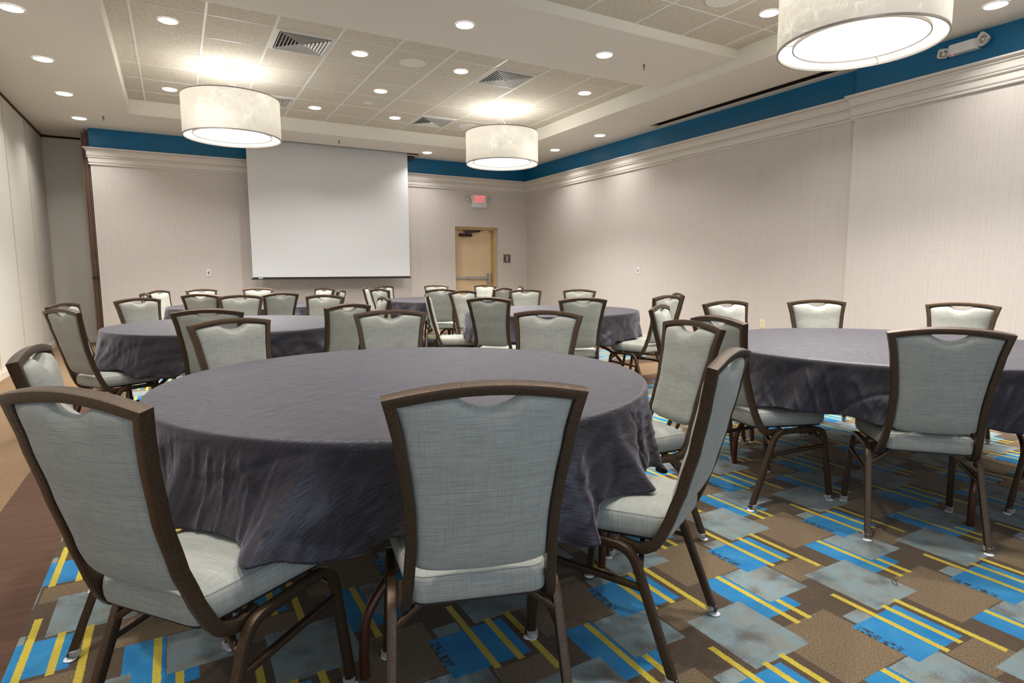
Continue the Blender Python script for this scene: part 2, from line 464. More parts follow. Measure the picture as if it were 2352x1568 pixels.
# walls
DX0, DX1, DZ = 5.02, 6.00, 2.07
mb = MB().box(-1.02, YB, 0, DX0, YB+.19, ZS).box(DX1, YB, 0, XR+.1, YB+.19, ZS).box(DX0, YB, DZ, DX1, YB+.19, ZS)
struct(mb.build('wall_back', M['wall']))
struct(MB().box(-1.02, YB+.19, 0, -.9, YP+.1, ZS).build('wall_back', M['wall']))
struct(MB().box(-1.9, YP+.08, 0, -.9, YP+.2, ZS).build('wall_back', M['black']))
struct(MB().box(XR, 4.10, 0, XR+.12, YB, ZS).box(XRN, YF, 0, XR+.12, 4.10, ZS).build('wall_right', M['wall']))
struct(MB().box(-1.92, YF, 0, -1.82, YP+.2, ZS).build('wall_left', M['partition']))
# front wall behind the camera with a window
WX0, WX1, WZ0, WZ1 = -1.2, 2.2, .75, 2.55
struct(MB().box(-1.9, YF-.12, 0, WX0, YF, ZS).box(WX1, YF-.12, 0, XR+.1, YF, ZS).box(WX0, YF-.12, 0, WX1, YF, WZ0).box(WX0, YF-.12, WZ1, WX1, YF, ZS).build('wall_front', M['wall']))
win = bpy.data.objects.new('window_1', None); C.objects.link(win); struct(win)
mb = MB(); fw = .05
for x in (WX0, (WX0+WX1)/2-fw/2, WX1-fw): mb.box(x, YF-.08, WZ0, x+fw, YF-.02, WZ1)
mb.box(WX0, YF-.081, WZ0, WX1, YF-.019, WZ0+fw).box(WX0, YF-.081, WZ1-fw, WX1, YF-.019, WZ1)
mb.build('window_frame', M['white_metal'], win)
MB().box(WX0, YF-.11, WZ0, WX1, YF-.10, WZ1).build('window_pane', M['daylight'], win)

# crown moulding
prof = [(0,2.800),(.022,2.801),(.026,2.812),(.020,2.823),(.008,2.825),(.008,2.833),(.020,2.836),(.024,2.842),(.024,2.900),(.036,2.903),(.044,2.912),(.040,2.922),(.026,2.925),(.026,2.933),(.038,2.936),(.040,2.940),(.040,3.000),(.052,3.003),(.056,3.014),(.046,3.019),(.046,3.024),(.068,3.029),(.078,3.037),(.078,3.052),(0,3.052)]
def crown(name, a, b, nx, ny):
    a = Vector(a); b = Vector(b); n = len(prof); vs = []
    tv = (b-a).normalized()
    for P, sgn, mit in ((a, -1, a[2]), (b, 1, b[2])):
        for (o, z) in prof:
            k = o*mit
            vs.append((P[0]+nx*o + tv[0]*sgn*k, P[1]+ny*o + tv[1]*sgn*k, z))
    fs = [(i, (i+1) % n, n+(i+1) % n, n+i) for i in range(n)] + [tuple(range(n)), tuple(range(2*n-1, n-1, -1))]
    return struct(MB().add(vs, fs).build(name, M['trim'], smooth=False))
# z component of a/b = mitre sign (+1 outward corner, -1 inward corner, 0 flush)
def crownseg(name, p0, p1, nx, ny, m0, m1):
    n = len(prof); vs = []; a = Vector((p0[0], p0[1], 0)); b = Vector((p1[0], p1[1], 0)); tv = (b-a).normalized()
    for P, sgn, mit in ((a, -1, m0), (b, 1, m1)):
        for (o, z) in prof: vs.append((P.x+nx*o+tv.x*sgn*o*mit, P.y+ny*o+tv.y*sgn*o*mit, z))
    fs = [(i, (i+1) % n, n+(i+1) % n, n+i) for i in range(n)] + [tuple(range(n)), tuple(range(2*n-1, n-1, -1))]
    return struct(MB().add(vs, fs).build(name, M['trim']))
crownseg('trim_6', (-1.02, YB), (XR, YB), 0, -1, 1, -1)
crownseg('trim_7', (XR, 4.10), (XR, YB), -1, 0, 0, -1)
crownseg('trim_8', (XRN, YF), (XRN, 4.10), -1, 0, 0, 1)
# baseboards
struct(MB().box(-1.02, YB-.014, 0, DX0, YB, .10).box(DX1, YB-.014, 0, XR, YB, .10).build('baseboard_back', M['panel_base']))
struct(MB().box(XR-.014, 4.10, 0, XR, YB-.014, .10).box(XRN-.014, YF, 0, XRN, 4.10, .10).build('baseboard_right', M['panel_base']))

# ------------------------------------------------------------------ door
door = bpy.data.objects.new('door_1', None); C.objects.link(door); door.location = ((DX0+DX1)/2, YB+.15, 0); struct(door)
dl = Vector(door.location)
def dpart(mb, name, mat, parent=door):
    mb.v = [tuple(Vector(v)-dl) for v in mb.v]
    return mb.build(name, mat, parent)
yf = YB+.075
mb = MB().box(DX0, yf, 0, DX0+.045, YB+.19, DZ).box(DX1-.045, yf, 0, DX1, YB+.19, DZ).box(DX0+.045, yf, DZ-.045, DX1-.045, YB+.19, DZ)
mb.box(DX0+.045, yf+.05, 0, DX0+.06, YB+.19, DZ-.045).box(DX1-.06, yf+.05, 0, DX1-.045, YB+.19, DZ-.045).box(DX0+.06, yf+.05, DZ-.06, DX1-.06, YB+.19, DZ-.045)
dpart(mb, 'door_frame', M['door_frame'])
dpart(MB().box(DX0+.05, YB+.172, .008, DX1-.068, YB+.185, DZ-.062), 'door_leaf', M['door'])
struct(MB().box(DX0, YB+.19, 0, DX1, YB+.2, DZ).build('wall_back', M['black']))
yd = YB+.172
mb = MB().box(5.10, yd-.035, 1.003, 5.36, yd-.012, 1.048).box(5.365, yd-.045, 1.0, 5.83, yd-.012, 1.052)
dpart(mb, 'panic_bar', M['steel'])
mb = MB().box(5.822, yd-.055, .915, 5.90, yd, 1.12).box(5.835, yd-.065, .98, 5.885, yd-.055, 1.06)
dpart(mb, 'latch_box', M['steel'])
cl = MB().box(5.18, yd-.06, 1.88, 5.46, yd, 1.94); clo = dpart(cl, 'door_closer', M['closer'])
mb = MB(); 
for p, q in (((5.32, yd-.03, 1.955), (5.63, yd-.10, 1.985)), ((5.25, yd-.07, 1.985), (5.63, yd-.10, 2.0))):
    tube(mb, [Vector(p)-dl, Vector(q)-dl], rrect(.02, .008, .002))
mb.cyl(Vector((5.32, yd-.03, 1.93))-dl, .012, .04, 12)
o = mb.build('closer_arm', M['closer'], clo)
dpart(MB().box(5.74, yd-.04, 1.985, 5.85, yd-.01, 2.008), 'strike_plate', M['white_metal'])

# ------------------------------------------------------------------ partition
ys = [5.83, 7.10, 8.37, 9.64, 10.905, 12.160]
plab = ['cream folding partition panel on the left wall, nearest, mostly outside the left edge of the photo',
        'cream folding partition panel at the left edge, behind the near chairs',
        'cream folding partition panel between the two clearest seams on the left',
        'narrow looking cream partition panel on the left wall just before the corner panel',
        'cream folding partition panel on the left wall touching the dim corner']
for i in range(1, 5):
    y0, y1 = ys[i]+.004, ys[i+1]-.004
    pnl = thing('partition_panel', ['', plab[1], plab[2], 'cream folding partition panel third from the corner panel, its seam left of the far chairs', plab[4]][i], 'partition panel', (XL, (y0+y1)/2, 0), 0, 'panels of the folding partition')
    h = (y1-y0)/2
    MB().box(-.08, -h, .10, 0, h, 3.29).build('panel', M['partition'], pnl)
    MB().box(-.07, -h-.003, .02, .004, -h+.012, 3.29).box(-.07, h-.012, .02, .004, h+.003, 3.29).build('edge_trim', M['panel_trim'], pnl)
    MB().box(-.08, -h, 3.29, .002, h, 3.312).build('head_trim', M['panel_trim'], pnl)
    MB().box(-.08, -h, 0, .012, h, .075).box(-.08, -h, .075, .006, h, .10).build('base_trim', M['panel_base'], pnl)
lb = ['cream folding partition panel on the left wall, behind the near left chair backs',
      'cream folding partition panel between the two strongest brown seams on the left wall',
      'cream folding partition panel on the left, right of the strongest brown seam',
      'last cream panel of the left partition, against the dim corner panel']
for o, l in zip([o for o in bpy.data.objects if o.name.startswith('partition_panel')], lb): o['label'] = l
pnl = thing('corner_partition_panel', 'dim beige partition panel standing across the far left corner', 'partition panel', (-1.43, YP, 0))
w2 = .29
MB().box(-w2-.04, 0, .10, w2, .07, 3.285).build('panel', M['partition'], pnl)
MB().box(-w2+.01, -.003, 3.285, w2, .06, 3.308).box(w2-.012, -.004, .02, w2, .06, 3.285).build('edge_trim', M['panel_trim'], pnl)
MB().box(-w2+.01, -.012, 0, w2, .06, .075).box(-w2+.01, -.006, .075, w2, .06, .10).build('base_trim', M['panel_base'], pnl)
stk = thing('partition_stack', 'tall brown edges of stacked partition panels beside the left end of the back wall', 'partition stack', (-1.135, 11.75, 0))
mb = MB()
for k in range(4):
    MB().box(.005+.024*k, -.33+.012*(k % 2), .0, .005+.024*k+.019, .33, 3.29).build('panel_edge', M['brownstrip'], stk)
for k in range(4): MB().box(.007+.024*k, -.345, 1.07, .007+.024*k+.014, -.318, 1.10).build('latch', M['dark_plastic'], stk)
mb = MB().box(XL-.07, YF, ZS-.028, XL-.012, YP, ZS).box(XL+.002, YF, ZS-.022, XL+.012, YP, ZS)
tag(mb.build('partition_track', M['closer']), 'dark brown metal track along the ceiling above the left partition', 'track')

# ------------------------------------------------------------------ projection screen
scr = thing('projection_screen', 'large white projection screen hanging from the ceiling slot on the back wall', 'projection screen', (2.54, 11.0, 1.04))
S = 2.54
MB().box(1.150-S, 0, .03, 3.935-S, .004, ZS+.12-1.04).build('fabric', M['screen'], scr)
bar = MB().box(1.150-S, -.010, .008, 3.935-S, .014, .034)
bar.box(1.128-S, -.014, -.004, 3.957-S, .018, .008)
b = bar.build('bottom_bar', M['dark_plastic'], scr)
MB().box(1.24-S, -.0115, .012, 1.305-S, -.010, .026).build('badge', M['white'], b)
for xx in (1.125, 3.940): MB().cyl((xx-S, .002, .004), .009, .02, 12, axis='x').build('end_cap', M['dark_plastic'], scr)
MB().box(1.165-S, -.001, 3.17-1.04, 1.205-S, 0, 3.18-1.04).build('corner_tag', M['panel_trim'], scr)
MB().cyl((1.12-S, .02, 3.40-1.04), .045, 3.0, 20, axis='x').build('roller', M['dark_plastic'], scr)
for xx in (1.3, 3.8): MB().box(xx-S, .005, 3.40-1.04, xx-S+.02, .035, ZS+.251-1.04).build('mounting_bracket', M['closer'], scr)
MB().box(3.965-S, .11, 3.28-1.04, 4.12-S, .20, ZS-1.04-.001).build('end_bracket', M['closer'], scr)

# ------------------------------------------------------------------ exit sign, plates, signs
def text_mesh(body, size, mat, name, parent, loc, sx=1.0, depth=.002, bold=0, line=1.0):
    cu = bpy.data.curves.new(name, 'FONT'); cu.body = body; cu.size = size; cu.align_x = 'CENTER'; cu.align_y = 'CENTER'
    cu.extrude = depth; cu.offset = bold; cu.space_line = line
    tmp = bpy.data.objects.new(name+'_tmp', cu); C.objects.link(tmp)
    dg = bpy.context.evaluated_depsgraph_get(); me = bpy.data.meshes.new_from_object(tmp.evaluated_get(dg))
    bpy.data.objects.remove(tmp); bpy.data.curves.remove(cu)
    me.transform(Matrix.Rotation(PI/2, 4, 'X') @ Matrix.Diagonal((sx, 1, 1, 1)))
    me.materials.clear(); me.materials.append(mat)
    o = bpy.data.objects.new(name, me); C.objects.link(o); o.parent = parent; o.location = loc; return o
ex = thing('exit_sign', 'white exit sign with red lettering above the tan door', 'exit sign', (5.55, YB, 2.59))
MB().box(-.168, -.055, -.125, .168, 0, .125).build('housing', M['white'], ex)
text_mesh('EXIT', .185, M['exit_red'], 'lettering', ex, (.01, -.0555, .035), .62, .0015, .0015)
def lamp_head(parent, x, z, tilt, yaw, s=.10, y=-.06):
    mb = MB()
    R_ = Matrix.Translation((x, y, z)) @ Matrix.Rotation(yaw, 4, 'Z') @ Matrix.Rotation(tilt, 4, 'Y')
    pr = rrect(s, s, .018, 4); n = len(pr)
    def ring(k, yy): return [tuple(R_ @ Vector((a*k, yy, b*k))) for a, b in pr]
    vs = ring(.55, .05) + ring(1, .0) + ring(1, -.02) + ring(.86, -.02) + ring(.45, .025)
    fs = []
    for q in range(4): fs += [(q*n+i, q*n+(i+1) % n, (q+1)*n+(i+1) % n, (q+1)*n+i) for i in range(n)]
    fs += [tuple(range(n)), tuple(range(5*n-1, 4*n-1, -1))]
    mb.add(vs, fs); h = mb.build('lamp_head', M['white_metal'], parent)
    mb = MB(); vs = ring(.84, -.012) + ring(.4, .018); mb.add(vs, [(i, (i+1) % n, n+(i+1) % n, n+i) for i in range(n)] + [tuple(range(n, 2*n))])
    mb.build('reflector', M['chrome'], h)
    mb = MB(); c0 = R_ @ Vector((0, 0, 0)); mb.cyl(c0, .010, .02, 10, axis='y'); mb.build('bulb', M['white'], h)
    return h
lamp_head(ex, -.235, .05, .55, .25); lamp_head(ex, .245, .05, -.5, -.2)
em = thing('emergency_light', 'white two-headed emergency light on the blue band, lower right of the near pendant', 'emergency light', (XRN, 3.06, 3.225), -PI/2)
mb = MB(); pr = [(-.125, 0), (-.125, -.05), (-.10, -.075), (.10, -.075), (.125, -.05), (.125, 0)]
vs = [(a, b, -.045) for a, b in pr] + [(a, b, .045) for a, b in pr]; n = len(pr)
mb.add(vs, [(i, (i+1) % n, n+(i+1) % n, n+i) for i in range(n)] + [tuple(range(n)), tuple(range(2*n-1, n-1, -1))]); mb.build('housing', M['white'], em)
lamp_head(em, -.165, -.01, .15, .2, .085, -.05); lamp_head(em, .165, .02, .75, -.3, .10, -.06)
MB().cyl((-.085, -.045, -.049), .006, .005, 12).build('indicator', M['led_red'], em)
sg = thing('wall_sign', 'small square brown sign with pale lettering right of the tan door', 'sign', (6.22, YB, 1.43))
MB().box(-.088, -.008, -.092, .088, 0, .092).build('border', M['sign_border'], sg)
MB().box(-.072, -.010, -.076, .072, -.008, .076).build('panel', M['sign_brown'], sg)
text_mesh('FIRE EXIT\nONLY\nALARM\nWILL\nSOUND', .027, M['lettering'], 'lettering', sg, (0, -.0105, 0), .85, .0006, .0006, .9)
def wall_plate(name, label, loc, rz, kind):
    p = thing(name, label, 'outlet' if kind == 'outlet' else 'wall switch', loc, rz)
    mat = M['outlet'] if kind == 'outlet' else M['white']
    w, h = .0355, .058
    pr = rrect(w*2, h*2, .006, 3); n = len(pr)
    vs = [(a, 0, b) for a, b in pr] + [(a, -.004, b) for a, b in pr] + [(a*.93, -.006, b*.96) for a, b in pr]
    MB().add(vs, [(q*n+i, q*n+(i+1) % n, (q+1)*n+(i+1) % n, (q+1)*n+i) for q in (0, 1) for i in range(n)] + [tuple(range(2*n, 3*n))]).build('plate', mat, p)
    if kind == 'outlet':
        for z in (.026, -.026):
            s_ = MB().box(-.014, -.0085, z-.016, .014, -.006, z+.016).build('socket', mat, p)
            MB().box(-.0075, -.009, z-.002, -.0055, -.0085, z+.010).box(.0055, -.009, z-.002, .0075, -.0085, z+.010).cyl((0, -.009, z-.009), .003, .0005, 8, axis='y').build('slot', M['dark_plastic'], s_)
    else:
        MB().box(-.008, -.008, -.020, .008, -.006, .020).build('key_slot', M['dark_plastic'], p)
        for zz in (.042, -.042): MB().cyl((0, -.007, zz), .0035, .001, 10, axis='y').build('screw', M['steel'], p)
wall_plate('switch_plate', 'white switch plate on the back wall left of the projection screen', (.497, YB, 1.155), 0, 'switch')
wall_plate('switch_plate', 'small white switch plate alone on the long right wall', (XR, 7.67, 1.16), -PI/2, 'switch')
wall_plate('wall_outlet', 'ivory power outlet low on the right wall behind the right table', (XR, 5.215, .448), -PI/2, 'outlet')

# ------------------------------------------------------------------ ceiling fixtures
WARM = (1, .97, .935)
def area_light(parent, size, power, loc, col=WARM, spread=2.15):
    l = bpy.data.lights.new('lamp', 'AREA'); l.shape = 'DISK'; l.size = size; l.energy = power; l.color = col; l.spread = spread
    o = bpy.data.objects.new('lamp', l); C.objects.link(o); o.parent = parent; o.location = loc; return o
P_DOWN = 13
dl0 = thing('downlight', 'x', 'ceiling light', (0, 0, 0), 0, 'recessed ceiling downlights')
MB().lathe((0,0,0), [(.083, .010), (.081, -.002), (.084, -.004), (.091, -.003), (.093, 0), (.093, .002)], 40).build('trim_ring', M['white'], dl0, True)
MB().cyl((0,0,-.001), .082, .004, 32).build('lens', M['lens'], dl0)
area_light(dl0, .135, P_DOWN, (0, 0, -.009))
freeze(dl0); edge_lamp = None
DLS = [(-1.05, 6.61, ZS, 'downlight cut by the left edge at the top left corner of the photo'),
       (-1.05, 7.98, ZS, 'second downlight from the top left in the row above the left partition'),
       (-1.05, 9.35, ZS, 'third downlight of the row above the left partition'),
       (-1.05, 10.69, ZS, 'farthest downlight of the left row, beside a sprinkler in the left corner'),
       (4.21, 10.69, ZS, 'downlight over the back wall between the screen and the far pendant'),
       (6.17, 9.37, ZS, 'small downlight just right of the far pendant above the blue corner'),
       (6.17, 8.05, ZS, 'downlight above the blue band at the end of the right ceiling slot'),
       (6.12, 2.62, ZS, 'downlight in the top right corner of the photo'),
       (2.51, 5.35, ZBM, 'downlight in the smooth ceiling beam at the top centre'),
       (4.15, 5.35, ZBM, 'downlight in the smooth ceiling beam beside a sprinkler head'),
       (.09, 6.84, ZT, 'downlight in the tiled ceiling at upper left, above the left pendant'),
       (.09, 9.30, ZT, 'downlight in the tiled ceiling at the upper left shoulder of the left pendant'),
       (1.925, 6.83, ZT, 'downlight in a tile between the large square vent and a round speaker'),
       (2.535, 8.06, ZT, 'downlight in the middle of the tiled ceiling, above the smoke detector'),
       (3.145, 9.31, ZT, 'downlight in a tile just left of the far square vent'),
       (1.935, 9.31, ZT, 'downlight in a far tile right of the left pendant'),
       (3.145, 6.83, ZT, 'downlight in a tile between the round speaker and the centre square vent'),
       (4.98, 6.84, ZT, 'downlight in the tiled ceiling up right of the far pendant'),
       (5.0, 3.965, ZT, 'downlight in the near tiled ceiling touching the edge of the near pendant'),
       (.09, 4.2, ZT, ''), (1.925, 1.5, ZT, ''), (.09, 1.5, ZT, ''), (1.925, 4.2, ZT, ''), (3.145, 1.5, ZT, ''), (5.0, 1.5, ZT, ''), (3.145, 4.0, ZT, ''),  # unlabelled entries are unseen downlights, added to light the near end
       (-1.05, 5.24, ZS, ''), (-1.05, 3.87, ZS, ''), (-1.05, 2.5, ZS, ''), (-1.05, 1.1, ZS, ''), (6.12, 1.2, ZS, ''),
       (5.0, -.6, ZS, '')]
NV = 0
for i, (x, y, z, lab) in enumerate(DLS):
    if not lab:
        NV += 1; lab = 'unseen round downlight added above and behind the camera to light the room'
    if i == 0: dl0.location = (x, y, z-.003); dl0['label'] = lab
    else:
        r_ = dup(dl0, (x, y, z-.003), 0, lab)
        for o_ in bpy.data.objects:
            if o_.parent == r_ and o_.type == 'LIGHT' and z == ZS:
                if edge_lamp is None: edge_lamp = o_.data.copy(); edge_lamp.energy = 5.5
                o_.data = edge_lamp

def pendant(x, y, label, zc):
    p = thing('pendant_lamp', label, 'pendant lamp', (x, y, zc), 0, 'drum pendant lamps')
    R_, zb, zt = .54, 2.755, 3.205
    n = 96
    mb = MB().lathe((0,0,0), [(R_, zb-zc), (R_, zt-zc), (R_-.003, zt-zc), (R_-.003, zb-zc)], n, True); mb.build('shade', M['shade'], p, True)
    MB().lathe((0,0,0), [(R_+.002, zb-zc-.008), (R_+.002, zb-zc+.006), (R_-.010, zb-zc+.006), (R_-.010, zb-zc-.008)], n, True).lathe((0,0,0), [(R_+.002, zt-zc-.006), (R_+.002, zt-zc+.006), (R_-.008, zt-zc+.006), (R_-.008, zt-zc-.006)], n, True).build('rim_ring', M['pendant_ring'], p, True)
    d = MB().cyl((0, 0, zb-zc+.03), .43, .006, 72).build('diffuser', M['diffuser'], p)
    MB().lathe((0,0,0), [(.436, zb-zc+.022), (.436, zb-zc+.044), (.428, zb-zc+.044), (.428, zb-zc+.022)], 72, True).build('diffuser_ring', M['pendant_ring'], d, True)
    mb = MB()
    for k in range(3):
        a = 2*PI*k/3+.3
        mb = MB(); tube(mb, [(.43*math.cos(a), .43*math.sin(a), zb-zc+.035), ((R_-.004)*math.cos(a), (R_-.004)*math.sin(a), zb-zc+.035)], circ(.004, 6)); mb.build('strut', M['white'], p)
        mb = MB(); tube(mb, [(0, 0, zt-zc+.12), (R_*math.cos(a)*.98, R_*math.sin(a)*.98, zt-zc)], circ(.002, 6)); mb.build('suspension_wire', M['white'], p)
    mb = MB(); tube(mb, [(0, 0, zt-zc+.11), (0, 0, -.02)], circ(.003, 6)); mb.build('hanger', M['white'], p)
    tube(m2 := MB(), smooth_path([(0, 0, -.02), (.02, .01, -.12), (.10, .02, -.26), (.10, .0, zt-zc-.1), (.0, .0, zt-zc-.28)], 6), circ(.003, 6)); m2.build('cord', M['white'], p)
    MB().cyl((0, 0, -.022), .082, .022, 36).build('canopy', M['white_metal'], p)
    for hz, pw in ((zt-zc-.05, 12),):
        l = bpy.data.lights.new('bulb', 'POINT'); l.energy = pw; l.color = (1, .98, .95); l.shadow_soft_size = .07
        o = bpy.data.objects.new('bulb', l); C.objects.link(o); o.parent = p; o.location = (0, 0, hz)
    area_light(p, .84, 52, (0, 0, zb-zc+.024), (1, .97, .935), 2.3)
    return p
pendant(.713, 8.09, 'white drum pendant hanging on the left in front of the screen', ZT)
pendant(4.395, 8.115, 'white drum pendant hanging near the far right corner, smallest in view', ZT)
pendant(4.39, 2.71, 'huge white drum pendant at the top right, nearest and cut by the frame', ZT)

def vent(x, y, label):
    v = thing('air_vent', label, 'ceiling vent', (x, y, ZT), 0, 'square ceiling air vents')
    h = .297; fr = MB()
    def sqring(a, b, z0, z1):
        vs = []
        for r, z in ((a, z0), (b, z1)): vs += [(-r, -r, z), (r, -r, z), (r, r, z), (-r, r, z)]
        return vs, [(i, (i+1) % 4, 4+(i+1) % 4, 4+i) for i in range(4)]
    vs, fs = sqring(h, .255, -.008, -.014); fr.add(vs, fs); vs, fs = sqring(.255, .253, -.014, -.003); fr.add(vs, fs); vs, fs = sqring(h, h, -.008, -.0005); fr.add(vs, fs)
    fr.build('frame', M['white_metal'], v)
    MB().box(-.26, -.26, -.0022, .26, .26, -.0005).build('backing', M['black'], v)
    for k in range(7):
        r = .248 - k*.034
        mb = MB(); vs, fs = sqring(r, r-.015, -.022, -.004)
        mb.add(vs, fs); vs, fs = sqring(r-.003, r-.018, -.022, -.004); mb.add(vs, fs); vs, fs = sqring(r, r-.006, -.0225, -.0225); mb.add(vs, fs)
        mb.build('louver', M['white_metal'], v)
    return v
vent(gx0+PT*2.5, 6.5096+PT*.5, 'large square air vent nearest the left pendant, upper left')
vent(gx0+PT*6.5, 6.5096+PT*.5, 'square air vent at the centre of the tiled ceiling with full concentric rings')
vent(gx0+PT*6.5, 6.5096+PT*4.5, 'far square air vent just left of the far pendant cable')
vent(gx0+PT*2.5, 6.5096+PT*4.5, 'square air vent half hidden behind the right edge of the left pendant')
def disc(name, label, cat, x, y, z, r, mats=('white_metal', 'paint'), group=None):
    v = thing(name, label, cat, (x, y, z), 0, group)
    MB().lathe((0,0,0), [(r, -.0005), (r, -.006), (r-.012, -.009), (r-.014, -.005)], 48).build('rim', M[mats[0]], v, True)
    MB().cyl((0, 0, -.007), r-.013, .004, 40).cyl((0, 0, -.009), .012, .002, 12).build('grille', M[mats[1]], v)
disc('ceiling_speaker', 'round ceiling speaker left of the centre vent', 'speaker', 2.53, 6.82, ZT, .155, group='round ceiling speakers')
disc('ceiling_speaker', 'round ceiling speaker behind the far pendant, left of its cable', 'speaker', 4.37, 9.27, ZT, .155, group='round ceiling speakers')
disc('ceiling_speaker', 'round ceiling speaker cut by the top edge left of the near pendant', 'speaker', 4.385, 3.97, ZT, .155, group='round ceiling speakers')
disc('smoke_detector', 'small round white detector in the middle of the tiled ceiling', 'smoke detector', 2.54, 8.68, ZT, .07, ('white', 'white'))
def sprinkler(x, y, z, label):
    v = thing('sprinkler', label, 'sprinkler', (x, y, z+.003), 0, 'fire sprinkler heads')
    MB().lathe((0,0,0), [(.018, 0), (.034, -.002), (.038, 0)], 24).build('escutcheon', M['white'], v, True)
    mb = MB().cyl((0, 0, -.03), .010, .03, 12).cyl((0, 0, -.055), .003, .03, 8)
    for sx in (-1, 1): tube(mb, [(sx*.009, 0, -.025), (sx*.013, 0, -.04), (0, 0, -.055)], circ(.002, 6))
    mb.build('body', M['sprinkler'], v); MB().cyl((0, 0, -.058), .014, .002, 16).build('deflector', M['sprinkler'], v)
sprinkler(4.72, 5.37, ZBM, 'sprinkler head in the smooth ceiling beam, nearest and clearest')
sprinkler(-.742, 10.40, ZS, 'sprinkler head at far left beside the last downlight')
sprinkler(2.534, 10.40, ZS, 'sprinkler head above the projection screen between the pendants')

# ------------------------------------------------------------------ chair
def interp(tab, x):
    if x <= tab[0][0]: return tab[0][1]
    for (a, b), (c_, d) in zip(tab, tab[1:]):
        if x <= c_: 
            t_ = (x-a)/(c_-a); t_ = t_*t_*(3-2*t_)*.35 + t_*.65
            return b+(d-b)*t_
    return tab[-1][1]
BX = [(.365, .215), (.372, .175), (.385, .150), (.42, .132), (.48, .108), (.56, .082), (.68, .050), (.80, .024), (.905, .004), (.94, -.004)]
HW = [(.36, .188), (.40, .184), (.46, .177), (.55, .171), (.64, .172), (.70, .178), (.80, .191), (.905, .2115), (.94, .2115)]
def backx(z): return interp(BX, z)
def halfw(z): return interp(HW, z)
TW, TD = .024, .030
def arch(y): return .905 + .023*(1-(y/.2115)**2)
def make_chair():
    root = thing('banquet_chair', 'x', 'chair', (0,0,0), 0, 'bronze framed banquet chairs')
    # back frame
    prof_ = rrect(TW, TD, .003, 3)
    pts = []; B = []
    side = [(.262, .372), (.235, .366), (.205, .364), (.178, .369), (.156, .381), (.141, .402), (.128, .43)]
    for x, z in side: pts.append((x+.006, halfw(z)-.012, z))
    z = .46
    while z < .885: pts.append((backx(z)+.006, halfw(z)-.012, z)); z += .04
    pts.append((backx(.893)+.006, .2115-.012, .893))
    left = [Vector(p) for p in pts]
    top = [Vector((backx(.905)+.006, y, arch(y)-.0125)) for y in [.2115-.012-.03*i for i in range(1, 7)]]
    top = [Vector((backx(.905)+.006, y, arch(y)-.0125)) for y in (.165, .13, .09, .045, 0, -.045, -.09, -.13, -.165)]
    right = [Vector((p.x, -p.y, p.z)) for p in reversed(left)]
    # miter corners
    path = left[:-1] + [Vector((left[-1].x, left[-1].y, arch(.2)-.0125))] + top + [Vector((left[-1].x, -left[-1].y, arch(.2)-.0125))] + right[1:]
    nL = len(left); n = len(path); As = []; Bs = []; Sc = []
    cb = Vector((.97, 0, .24)).normalized()
    for i in range(n):
        t0 = (path[i]-path[i-1]).normalized() if i else (path[1]-path[0]).normalized()
        t1 = (path[i+1]-path[i]).normalized() if i < n-1 else t0
        T = (t0+t1).normalized()
        if nL-1 <= i < n-nL+1: b = cb.copy()
        else:
            up = T if i < nL else -T
            b = Vector((up.z, 0, -up.x)).normalized()
        b = (b - T*b.dot(T)).normalized(); A = b.cross(T)
        As.append(A); Bs.append(b); Sc.append(1/max(.35, math.cos(t0.angle(t1)/2)) if t0.angle(t1) > .01 else 1)
    MB().sweep(path, As, Bs, prof_, Sc).build('back_frame', M['bronze'], root, True, .5)
    # backrest cushion
    nu, nv = 40, 30; vs = []; fs = []
    def zt(y):
        a = arch(y)-.0255
        if abs(y) < .064: a -= .027*(1-(y/.064)**2)**.9
        return a
    def cush(front):
        base = len(vs)
        for j in range(nv+1):
            tt = j/nv; tj = .5-.5*math.cos(PI*tt)
            tj = .35*tj+.65*tt
            for i in range(nu+1):
                s_ = -1+2*i/nu
                s_ = math.copysign(abs(s_)**.8, s_)
                zz0 = .487
                yy = s_*(halfw(zz0+(.88-zz0)*tj)-.0225)
                # rounded bottom corners
                zb_ = .483 + .016*abs(s_)**7 - .006*(1-s_*s_)
                ztop = zt(yy)
                z_ = zb_+(ztop-zb_)*tj
                yy = s_*(halfw(z_)-.0225)
                e1 = max(0, 1-abs(s_)**5)**.5; e2 = max(0, 1-abs(2*tt-1)**7)**.5
                if tt > .5 and abs(yy) < .075:
                    d = (ztop-z_); e2 = min(e2, 1) * (1 if d > .04 else (1-(1-d/.04)**3)**.5)
                k = e1*e2
                bulge = 1-.25*s_*s_
                off = (.006 + .040*k*bulge) if front else (.004 - .026*k*bulge)
                nx, nz = .975, .22
                x_ = backx(z_)+.002
                vs.append((x_+off*nx, yy, z_+off*nz*.5))
        for j in range(nv):
            for i in range(nu):
                a = base+j*(nu+1)+i
                fs.append((a, a+1, a+nu+2, a+nu+1))
        return base
    b0 = cush(True); b1 = cush(False)
    loop = [(0, i) for i in range(nu+1)] + [(j, nu) for j in range(1, nv+1)] + [(nv, i) for i in range(nu-1, -1, -1)] + [(j, 0) for j in range(nv-1, 0, -1)]
    idx = [j*(nu+1)+i for j, i in loop]
    for a, b in zip(idx, idx[1:]+idx[:1]): fs.append((b0+a, b0+b, b1+b, b1+a))
    MB().add(vs, fs).build('backrest', M['linen'], root, True, 1.2)
